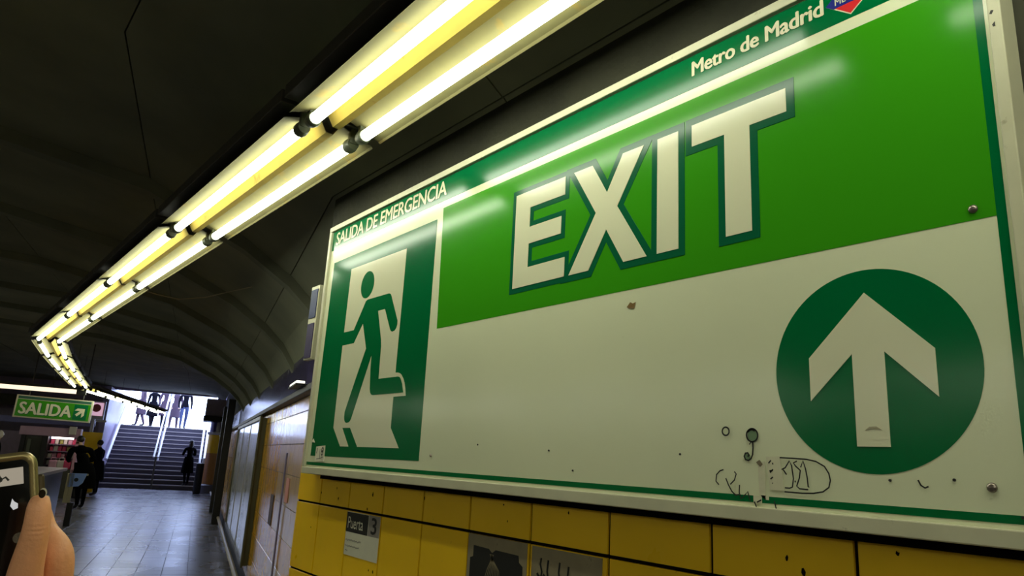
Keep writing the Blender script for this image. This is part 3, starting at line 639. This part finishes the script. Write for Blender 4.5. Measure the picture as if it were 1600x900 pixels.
# grey box girder over the right side of the opening, pier and bin
o = MB().box(-.62, 1.3, -.9, .0, 2.62, 3.2, .02).build('soffit_box', M['greybox']); o.location = sb(25.3, 0, 0); o.rotation_euler = (0, 0, HH); tag(o, 'grey boxed girder over the right side of the stair opening', 'beam')
o = MB().box(-1.2, 1.3, -1.1, .1, 2.42, 2.60).build('dark_girder', M['black']); o.location = sb(25.2, .55, 0); o.rotation_euler = (0, 0, HH); tag(o, 'dark girder under the grey box at the right of the stair opening', 'beam')
pi = thing('tiled_pier', 'rounded yellow tiled pier with white collar and grey base right of the stairs', 'pier', sb(25.0, .06, 0), HH)
MB().lathe([(.52, 0), (.52, .26), (.48, .30)], n=24).build('base', mat('grey_stone', (92, 88, 96), .5), pi, True)
MB().lathe([(.45, .30), (.45, 1.35)], n=24).build('lower_shaft', M['pierlow'], pi, True)
MB().lathe([(.452, 1.35), (.452, 1.98)], n=24).build('upper_shaft', M['yellow'], pi, True)
MB().lathe([(.47, 1.98), (.50, 2.02), (.50, 2.07), (.46, 2.08)], n=24).build('collar', M['white'], pi, True)
MB().lathe([(.44, 2.08), (.44, 2.42)], n=24).build('capital', M['violet'], pi, True)
o = MB().lathe([(.10, 0), (.12, .04), (.125, .95), (.13, .98), (.11, 1.0)], n=18).build('litter_bin', M['bin'], None, True); o.location = sb(24.1, bz(311, 740, 24.1)[0], 0); tag(o, 'slim dark litter bin beside the yellow pier', 'bin')

# ================================================================== KIOSK SIDE (cross planes)
def xbox(s0, s1, b0, b1, z0, z1, ch=0):
    return MB().box(b0, b1, s0, s1, z0, z1, ch)
def put(o): o.location = O2; o.rotation_euler = (0, 0, HH); return o
def tb(name, label, cat, s, b): return thing(name, label, cat, sb(s, b, 0), HH)
SK = 20.0
def col(px, py, s=SK): return bz(px, py, s)
# counter
KB0 = col(27, 700)[0]; KB1 = col(119, 700)[0]; ZH = col(70, 681)[1]; ZT = col(70, 667)[1]
ct = tb('counter', 'long counter with a pale top and dark blue front before the kiosk', 'counter', 0, 0)
cs0, cb0 = on_floor(86, 807); cz = 1.0
p_near = on_floor(55, 742, cz); p_far = on_floor(106, 731, cz)
def cp3(s, b, z): return (b, s, z)
top = [(p_near[1]-1.2, p_near[0]-.4), (p_near[1], p_near[0]), (p_far[1], p_far[0]), (p_far[1]-.9, p_far[0]+.1), (p_near[1]-1.5, p_near[0]+.3)]
MB().prism(top, lambda x, y, d: (x, y, d), cz-.05, cz).build('worktop', M['countertop'], ct)
body = offset_poly(top, -.06)
MB().prism(body, lambda x, y, d: (x, y, d), .08, cz-.05).build('body', M['counterfront'], ct)
MB().prism(offset_poly(top, -.12), lambda x, y, d: (x, y, d), 0, .08).build('plinth', M['black'], ct)
# ticket barrier with a blue paddle
gs, gb_ = on_floor(98, 822)
tg = tb('ticket_gate', 'cream framed barrier with a sky blue panel in front of the man in black', 'barrier', gs, gb_)
gw = bz(107, 760, gs)[0]-gb_
zt_ = bz(103, 739, gs)[1]
zb_ = bz(95, 785, gs)[1]
m = MB()
for x in (-.02, gw-.05): m.box(x, x+.06, -.03, .03, zb_, zt_, .005)
m.box(-.02, gw+.01, -.03, .03, zt_-.05, zt_, .005); m.box(-.02, gw+.01, -.03, .03, zb_, zb_+.05, .005); m.box(-.02, gw+.01, -.025, .025, zb_+.28*(zt_-zb_)*1.4, zb_+.28*(zt_-zb_)*1.4+.04)
m.build('frame', M['kerb'], tg)
MB().box(.03, gw-.05, -.01, .01, zb_+.4*(zt_-zb_), zt_-.05).build('pane', M['glassdark'], tg)
MB().box(.0, .10, -.04, .04, 0, zb_, .005).build('leg', M['black'], tg)
pb0, pz1 = bz(109, 739, gs); pb1, pz0 = bz(128, 760, gs)
pb0 -= gb_; pb1 -= gb_
pl = MB().prism([(pb0, pz1), (pb1+.05, pz1), (pb1, pz0+.06), (pb1-.06, pz0), (pb0, pz0-.02)], lambda x, z, d: (x, d, z), -.03, .01).build('paddle', M['stickerblue'], tg)
MB().prism(circle((pb0+pb1)/2+.01, (pz0+pz1)/2, .035, 14), lambda x, z, d: (x, d, z), -.036, -.03).build('paddle_mark', M['ink'], pl)
MB().tube([(gw, 0, zt_-.02), (pb1+.07, 0, zt_-.02)], .018, 8).build('arm', M['kerb'], tg)
# kiosk shell
ks = tb('kiosk', 'kiosk with mauve fascia, dark glazed cabinet and open display of pink goods', 'kiosk', SK, 0)
dz0 = col(70, 765)[1]
xA0, xA1 = col(27, 720)[0], col(70, 720)[0]
MB().box(xA0-.05, KB1+.08, -.25, .05, ZH, ZT, .02).build('fascia', M['mauve'], ks)
MB().box(KB0-.3, KB1, .9, 1.0, 0, ZH).build('back_panel', M['mauvegrey'], ks)
MB().box(KB1-.02, KB1+.06, -.1, .9, 0, ZH).build('side_panel', M['rose'], ks)
MB().box(xA0, xA0+.10, -.18, .7, .3, ZH).build('cabinet_post', M['black'], ks); MB().box(xA1-.12, xA1, -.18, .7, .3, ZH).build('cabinet_post', M['black'], ks)
MB().box(xA0+.1, xA1-.12, -.12, -.08, .5, ZH).build('cabinet_glass', M['glassdark'], ks)
MB().box(xA0+.16, xA0+.24, -.14, -.12, .6, ZH-.1).build('cabinet_stile', M['socket'], ks)
MB().box(KB0-.3, KB1+.1, -.1, .9, 0, .75).build('base', M['darkmetal'], ks)
shz = [col(95, y)[1] for y in (694, 705, 716, 727)]
MB().box(xA1+.05, KB1-.1, -.02, .04, ZH-.06, ZH-.01).build('added_fill_bar', emit('fill_bar_glow', (1, .85, .8), 5), ks)  # glowing bar added under the fascia to brighten the shelves
for z in shz: MB().box(xA1, KB1-.02, .1, .5, z-.02, z).build('shelf', M['mauvegrey'], ks)
cols_ = ['pink', 'rose', 'ivory', 'pink', 'yellowgreen', 'rose', 'ivory']
nmz = {'pink': 'bright pink', 'rose': 'pale pink', 'ivory': 'ivory', 'yellowgreen': 'olive green'}
shelfn = ['top', 'second', 'third', 'lowest']
pk = {}
for r_, z in enumerate(shz):
    n = 6; W = (KB1-.04-xA1)/n
    for c_ in range(n):
        cc = cols_[(c_*2+r_*3+(c_*r_) % 2) % 7]
        if cc not in pk:
            mb = MB(); mb.box(-.5, .5, -.5, .5, 0, .82, .06); mb.tube([(-.35, 0, .84), (0, 0, .98), (.35, 0, .84)], .06, 6); pk[cc] = mb.mesh('packet', M[cc])
        o = link('packet', pk[cc], None, sb(SK+.28, xA1+(c_+.5)*W, z+.001), HH+random.uniform(-.15, .15)); o.scale = (W*random.uniform(.7, .9), .14, .17*random.uniform(.75, 1))
        tag(o, '%s packet, %s on the %s shelf of the kiosk display' % (nmz[cc], ('first from the left', 'second from the left', 'third from the left', 'third from the right', 'second from the right', 'first from the right')[c_], shelfn[r_]), 'packet', 'packets on the kiosk shelves')
for k_, (px, cc, lab) in enumerate(((79, 'rose', 'pale pink bag at the left of the counter display'), (92, 'ivory', 'ivory bag standing low in the kiosk display'), (101, 'pink', 'bright pink bag low at the right of the display'))):
    b_, z_ = col(px, 741); mb = MB(); mb.box(-.10, .10, -.06, .06, 0, .22, .03); mb.tube([(-.06, 0, .2), (-.05, 0, .29), (.05, 0, .29), (.06, 0, .2)], .012, 6)
    o = mb.build('display_bag', M[cc], None); o.location = sb(SK+.02, b_, .751); o.rotation_euler = (0, 0, HH); tag(o, lab, 'bag')
b0, z1 = col(112, 667); b1, z0 = col(121, 680)
o = MB().box(b0, b1, -.33, -.26, z0, z1, .01).build('fascia_box', M['ivory'], ks)
# wall bands and panels around the kiosk
SW = 23.0
def panel(name, lab, cat, px0, py0, px1, py1, s, m, th=.08, z0=None):
    b0, zt = bz(px0, py0, s); b1, zb = bz(px1, py1, s)
    if z0 is not None: zb = z0
    o = MB().box(b0, b1, 0, th, zb, zt, .008).build(name, m); o.location = sb(s, 0, 0); o.rotation_euler = (0, 0, HH); return tag(o, lab, cat)
panel('blue_fascia_band', 'blue grey band running above the kiosk', 'panel', -120, 640, 148, 667, SW, M['bluegrey'])
panel('dark_upper_wall', 'dark panel above the blue grey band', 'panel', -120, 605, 118, 640, SW+.1, M['darkwall'])
panel('yellow_panel', 'plain yellow panel between kiosk and stairs', 'panel', 123, 674, 150, 735, SW, M['yellow'], z0=.0)
panel('mauve_wall_panel', 'grey mauve wall panel left of the kiosk cabinet', 'panel', -60, 668, 27, 745, SW-.6, M['mauvegrey'], z0=0)
pp = thing('backlit_poster', 'pink and white poster between the hanging sign and the stairs', 'poster', sb(24.2, 0, 0), HH)
b0, zt = bz(142, 626, 24.2); b1, zb = bz(161, 656, 24.2)
MB().box(b0-.05, b1, 0, .1, zb, zt, .01).build('frame', M['white'], pp); MB().box(b0, b1-.05, -.012, 0, zb+.12, zt-.05).build('sheet', emit('lit_poster', (.62, .36, .50), .9), pp)
MB().prism(circle((b0+b1)/2-.02, zb+(zt-zb)*.62, .13, 16), lambda x, z, d: (x, d, z), -.018, .0).build('red_disc', M['posterred'], pp)
b_, z_ = bz(146, 655, SW-.3); b__, z2 = bz(146, 675, SW-.3)
panel('poster_shelf_band', 'white band under the pink poster', 'panel', 140, 655, 166, 660, 24.1, M['white'])
o = MB().tube([(0, 0, z2), (0, 0, z_)], .05, 8).build('white_tube_pole', M['white'], None, True); o.location = sb(SW-.3, b_, 0); tag(o, 'short white upright bracket above the yellow panel', 'bracket')  # plain white pole, gives no light

# ================================================================== PEOPLE
def skin_body(name, verts, edges, mats, classify, parent, roots=(0,), sub=1, vox=None):
    me = bpy.data.meshes.new(name); me.from_pydata([v[:3] for v in verts], edges, []); o = bpy.data.objects.new(name, me); C.objects.link(o)
    sm = o.modifiers.new('skin', 'SKIN'); sm.use_smooth_shade = True; sm.branch_smoothing = .6
    for i, v in enumerate(verts):
        q = me.skin_vertices[0].data[i]; r = v[3]; q.radius = r if isinstance(r, tuple) else (r, r); q.use_root = i in roots
    ss = o.modifiers.new('sub', 'SUBSURF'); ss.levels = sub; ss.render_levels = sub
    if vox: rm = o.modifiers.new('rm', 'REMESH'); rm.mode = 'VOXEL'; rm.voxel_size = vox; rm.use_smooth_shade = True; s2 = o.modifiers.new('sm', 'SMOOTH'); s2.iterations = 3; s2.factor = .5
    dg = bpy.context.evaluated_depsgraph_get(); m2 = bpy.data.meshes.new_from_object(o.evaluated_get(dg)); bpy.data.objects.remove(o)
    m2.materials.clear()
    for m in mats: m2.materials.append(m)
    for p in m2.polygons: p.use_smooth = True; p.material_index = classify(p.center)
    return link(name, m2, parent)
def person(label, loc, face, coat, trousers, H=1.7, bulk=1, lean=0, side=0, stride=.12, long_coat=True, arms='down', hairm='hair', group=None, longhair=False, head_turn=0):
    k = H/1.75; t = thing('person', label, 'person', loc, face, group)
    fx_ = lambda z: lean*max(0, z-.9)                  # forward offset of the upper body (y forward)
    sx_ = lambda z: side*max(0, z-.9)
    V = []; Ed = []
    def a(x, y, z, r):
        if bulk != 1 and .9 < z < 1.45: x *= bulk; r = (r[0]*bulk, r[1]*bulk) if isinstance(r, tuple) else r*bulk
        V.append((x*k+sx_(z), y*k+fx_(z), z*k, r*k if not isinstance(r, tuple) else (r[0]*k, r[1]*k))); return len(V)-1
    pel = a(0, 0, .95, (.15, .12)); wa = a(0, 0, 1.12, (.135, .11)); chst = a(0, 0, 1.32, (.17, .125)); up = a(0, 0, 1.43, (.12, .09)); nk = a(0, .01, 1.52, .055); hb = a(0, .02, 1.60, .075); ht = a(0, .02, 1.70, .072)
    Ed += [(pel, wa), (wa, chst), (chst, up), (up, nk), (nk, hb), (hb, ht)]
    hands = []
    for sg in (-1, 1):
        hp = a(sg*.10, 0, .90, .10); kn = a(sg*.11, .02+sg*stride*.5, .50, .068); an = a(sg*.11, sg*stride-.03, .10, .045); he = a(sg*.11, sg*stride, .045, .045); to = a(sg*.12, sg*stride+.14, .035, .035)
        Ed += [(pel, hp), (hp, kn), (kn, an), (an, he), (he, to)]
        sh = a(sg*.19, 0, 1.41, .068)
        if arms == 'down': el = a(sg*.25, -.03, 1.14, .05); wr_ = a(sg*.25, .06, .90, .035); hn = a(sg*.25, .09, .80, .035)
        elif arms == 'front': el = a(sg*.26, .08, 1.18, .052); wr_ = a(sg*.16, .30, 1.12, .038); hn = a(sg*.13, .38, 1.12, .036)
        else: el = a(sg*.25, .05, 1.16, .05); wr_ = a(sg*.12, .22, 1.30, .036); hn = a(sg*.09, .26, 1.38, .036)
        Ed += [(up, sh), (sh, el), (el, wr_), (wr_, hn)]; hands.append(V[hn][:3])
    hc = Vector(V[hb][:3])+Vector((0, 0, .03*k)); cz_ = 1.53*k; tz = .88*k if not long_coat else .55*k
    def cl(c):
        if (Vector(c)-hc).length < .145*k and c.z > cz_: return 0
        if min((Vector(c)-Vector(h)).length for h in hands) < .06*k: return 0
        if c.z < .09*k: return 3
        return 2 if c.z < tz else 1
    skin_body('body', V, Ed, [M['facepale'], coat, trousers, M['shoe']], cl, t)
    h = MB(); h.ball(hc+Vector((0, -.018*k, .045*k)), .098*k, 2, (.92, 1.02, 1.0))
    if longhair: h.ball(hc+Vector((0, -.06*k, -.06*k)), .10*k, 2, (.95, .7, 1.6))
    h.build('hair', M[hairm], t, True)
    f = MB(); f.ball(hc+Vector((0, .088*k, -.015*k)), .014*k, 1, (.8, 1.2, 1.3)); f.build('nose', M['facepale'], t, True)
    e = MB(); [e.ball(hc+Vector((sx*.028*k, .075*k, .012*k)), .009*k, 1) for sx in (-1, 1)]; e.build('eyes', M['ink'], t, True)
    if long_coat:
        c = MB(); n = 20; vs = []
        for z, rx, ry in ((1.10, .165, .135), (.95, .19, .16), (.75, .215, .18), (.50, .24, .20), (.48, .22, .18)):
            rx *= bulk; ry *= bulk
            vs += [(rx*k*math.cos(2*PI*j/n)*(1+.03*math.sin(5*2*PI*j/n))+sx_(z), ry*k*math.sin(2*PI*j/n)+fx_(z), z*k) for j in range(n)]
        c.add(vs, [(i*n+j, i*n+(j+1) % n, (i+1)*n+(j+1) % n, (i+1)*n+j) for i in range(4) for j in range(n)]); c.build('coat_skirt', coat, t, True)
    return t
s, b = on_floor(122, 794); man_s = s
person('person in a long black coat seen from behind, leaning over the counter', sb(s, b, 0), HH+R(35), M['blackcloth'], M['blackcloth'], 1.62, bulk=1.28, lean=.55, side=-.05, stride=.08, arms='front')
s, b = on_floor(146, 774)
person('person in dark clothes standing behind the one in the long black coat', sb(s, b, 0), HH+R(60), M['darkcloth'], M['darkcloth'], 1.56, lean=.12, stride=.05, arms='front')
o = MB().box(-.14, .14, -.1, .1, 0, .72, .04).build('dark_suitcase', M['bin']); o.location = sb(s-1.5, b-.22, 0); o.rotation_euler = (0, 0, HH); tag(o, 'tall dark case standing on the floor by the two people at the counter', 'suitcase')
s, b = on_floor(288, 764)
person('person in a dark coat with long hair walking up the right side of the stairs', sb(S0+.15, bz(288, 764, S0)[0], RH), HH+R(25), M['blackcloth'], M['darkcloth'], 1.60, stride=.12, arms='up', longhair=True)
b, z = bz(-4, 690, 15)
person('person in dark clothes at the left edge of the photo, behind the raised phone', sb(15, b, 0), HH+R(100), M['blackcloth'], M['darkcloth'], 1.62, stride=.05, arms='front', long_coat=False, hairm='ivory')
SD = S0+NR*TD+.8
for k_, (px, lab, ct_, tr, fc, lc_) in enumerate(((219, 'leftmost silhouette on the street at the top of the stairs, in mauve', 'mauvecloth', 'mauvecloth', 80, True), (237, 'silhouette in navy with a pale bag, left of the centre handrail at the top', 'darkcloth', 'darkcloth', 30, True),
                              (256, 'silhouette just right of the centre handrail at the top of the stairs', 'mauvecloth', 'darkcloth', 200, True), (272, 'silhouette in mauve trousers, second from the right at the top of the stairs', 'mauvecloth', 'mauvecloth', 170, True), (287, 'rightmost silhouette in blue jeans at the top of the stairs', 'darkcloth', 'jeans', 190, False))):
    sd = SD+(k_ % 2)*1.1; b = bz(px, 650, sd)[0]
    person(lab, sb(sd, b, TOP), HH+R(fc), M[ct_], M[tr], 1.74, stride=.18, long_coat=lc_)

# ================================================================== FOREGROUND: RAISED PHONE IN A HAND
def cv(px, py, dep): return EYE+(_fw+CR*((px-800)/F)-CU*((py-450)/F))*dep
PD = .56
ph = bpy.data.objects.new('phone', None); C.objects.link(ph); tag(ph, 'phone in a bronze case held up at the left edge, screen facing the viewer', 'phone')
cen = cv(-27, 872, PD); Z = (EYE-cen).normalized(); Z = (Z+CR*.10).normalized(); X = CU.cross(Z).normalized(); Y = Z.cross(X)
ph.matrix_world = Matrix(((X.x, Y.x, Z.x, cen.x), (X.y, Y.y, Z.y, cen.y), (X.z, Y.z, Z.z, cen.z), (0, 0, 0, 1)))
def rr(w_, h_, r, n=8):
    out = []
    for cx, cy, a0 in ((w_-r, h_-r, 0), (-w_+r, h_-r, 90), (-w_+r, -h_+r, 180), (w_-r, -h_+r, 270)):
        out += [(cx+r*math.cos(R(a0+90*i/n)), cy+r*math.sin(R(a0+90*i/n))) for i in range(n+1)]
    return out
def ring(mb, loops):
    n = len(loops[0][0]); vs = []
    for P, z in loops: vs += [(x, y, z) for x, y in P]
    return mb.add(vs, [(i*n+j, i*n+(j+1) % n, (i+1)*n+(j+1) % n, (i+1)*n+j) for i in range(len(loops)-1) for j in range(n)]+[tuple(range(n-1, -1, -1)), tuple(range((len(loops)-1)*n, len(loops)*n))])
W_, H_ = .0385, .078
ring(MB(), [(rr(W_-.0045, H_-.0045, .008), -.0115), (rr(W_-.0012, H_-.0012, .0105), -.009), (rr(W_, H_, .0115), -.005), (rr(W_, H_, .0115), .0), (rr(W_-.001, H_-.001, .011), .002), (rr(W_-.003, H_-.003, .0095), .003), (rr(W_-.0055, H_-.0055, .008), .0026), (rr(W_-.0065, H_-.0065, .007), .0015)]).build('case', M['bronze'], ph, True)
MB().prism(rr(W_-.0066, H_-.0066, .006), lambda x, y, d: (x, y, d), .001, .0021).build('screen', M['screen'], ph)
fp = lambda x, y, d: (x, y, d)
pw = MB().prism(rect(-.03, W_-.0105, H_-.026, H_-.0125), fp, .0021, .0024).build('preview', M['preview'], ph)
q = MB(); stroke(q, [(.009, .058), (.012, .061), (.013, .0575), (.016, .059), (.018, .056)], fp, .0016, .0026); q.prism(circle(.012, .0575, .0022, 8), fp, .0026, .0024); q.build('preview_detail', M['ink'], ph)
dx = (14+27)/F*PD; q = MB(); yy = (872-798)/F*PD
q.prism([(dx-.002, yy-.001), (dx-.0005, yy+.0045), (dx+.0008, yy+.002), (dx+.0032, yy), (dx+.003, yy-.0035), (dx, yy-.0045)], fp, .0021, .0025); q.build('icon', M['icon'], ph)
q = MB(); q.prism(circle((20+27)/F*PD, (872-852)/F*PD, .0042, 20), fp, .0021, .0025); q.build('round_button', mat('round_button', (96, 88, 76), .4, var=.5, scale=900), ph)
MB().box(W_-.001, W_+.0052, .030, .058, -.019, -.004, .002).build('side_grip', M['bronzedark'], ph)
hand = thing('person', 'hand with black nail polish holding up the phone at the lower left corner', 'person', cv(60, 985, PD))
ho = Vector(hand.location); HV = []; HE = []; roots = []
def hc_(pts):
    i0 = len(HV); roots.append(i0)
    for px, py, dd, r in pts:
        p = cv(px, py, PD+dd)-ho; HV.append((p.x, p.y, p.z, r))
    HE.extend([(i0+i, i0+i+1) for i in range(len(pts)-1)])
hc_([(40, 1010, .012, (.030, .020)), (30, 1060, .016, (.036, .024)), (22, 1120, .02, (.034, .024)), (14, 1190, .025, (.026, .022)), (4, 1290, .035, (.027, .025)), (-12, 1460, .05, (.034, .032))])
hc_([(34, 1000, .004, .0160), (34, 950, -.006, .0152), (36, 905, -.011, .0138), (46, 868, -.013, .0118), (55, 835, -.014, .0104), (59, 812, -.013, .0096), (61, 792, -.011, .0092), (62.5, 779, -.008, .0072), (63, 773, -.007, .0048)])
hc_([(62, 990, .020, .0155), (80, 935, .020, .0145), (88, 895, .018, .0138), (92, 866, .016, .0128), (86, 848, .020, .0108), (72, 832, .026, .0092), (66, 808, .028, .0082), (67, 790, .026, .0068)])
hc_([(52, 1000, .028, .013), (58, 945, .034, .0115), (52, 910, .036, .0105), (28, 900, .034, .0095), (4, 902, .031, .0085), (-10, 905, .029, .007)])
hc_([(44, 1020, .030, .0125), (44, 970, .036, .011), (36, 945, .037, .010), (12, 936, .035, .009), (-12, 940, .032, .008), (-24, 942, .030, .0065)])
hc_([(32, 1050, .030, .0115), (28, 1000, .036, .0095), (18, 982, .037, .0085), (0, 974, .035, .008), (-20, 978, .032, .007), (-30, 980, .030, .0055)])
ho_body = skin_body('body', HV, HE, [M['skin']], lambda c: 0, hand, roots, 2, .0011)
kc = cv(60, 832, PD-.022)-ho; kd = CU*.98+CR*.12
for v in ho_body.data.vertices:
    q = v.co-kc; t_ = q.dot(kd)
    if q.length < .014: v.co += _fw*.00055*(1+math.cos(2*PI*t_/.0034))*math.exp(-(t_/.005)**2-(q.dot(CR)/.007)**2)
def nail(px, py, dd, w_, h_, tilt, parent):
    c = cv(px, py, PD+dd)-ho; z = (-_fw+CR*tilt+CU*.25).normalized(); x = CU.cross(z).normalized(); y = z.cross(x)
    def g(m_, nm, sc_, lift, off=0):
        nonlocal c
        c0 = c; c = c+x*off*.8+y*off
        P = []; nn = 16; rings = 4
        for k_ in range(rings):
            f_ = 1-k_/rings
            for j in range(nn):
                a_ = 2*PI*j/nn; u_ = w_*f_*math.cos(a_)*sc_; v_ = h_*f_*math.sin(a_)*sc_
                P.append(c+x*u_+y*v_+z*(lift-(u_*u_)*45))
        P.append(c+z*lift)
        fs = [(k_*nn+j, k_*nn+(j+1) % nn, (k_+1)*nn+(j+1) % nn, (k_+1)*nn+j) for k_ in range(rings-1) for j in range(nn)]+[((rings-1)*nn+j, (rings-1)*nn+(j+1) % nn, rings*nn) for j in range(nn)]
        c = c0
        return MB().add([tuple(p) for p in P], fs).build(nm, m_, parent, True)
    g(M['nailrim'], 'nail_edge', 1.05, .0, w_*.36); g(M['nail'], 'nail', 1.0, .0006)
nail(66, 771.5, -.0165, .0023, .0032, .45, hand)
nail(73.5, 781, .017, .0016, .0028, .8, hand)
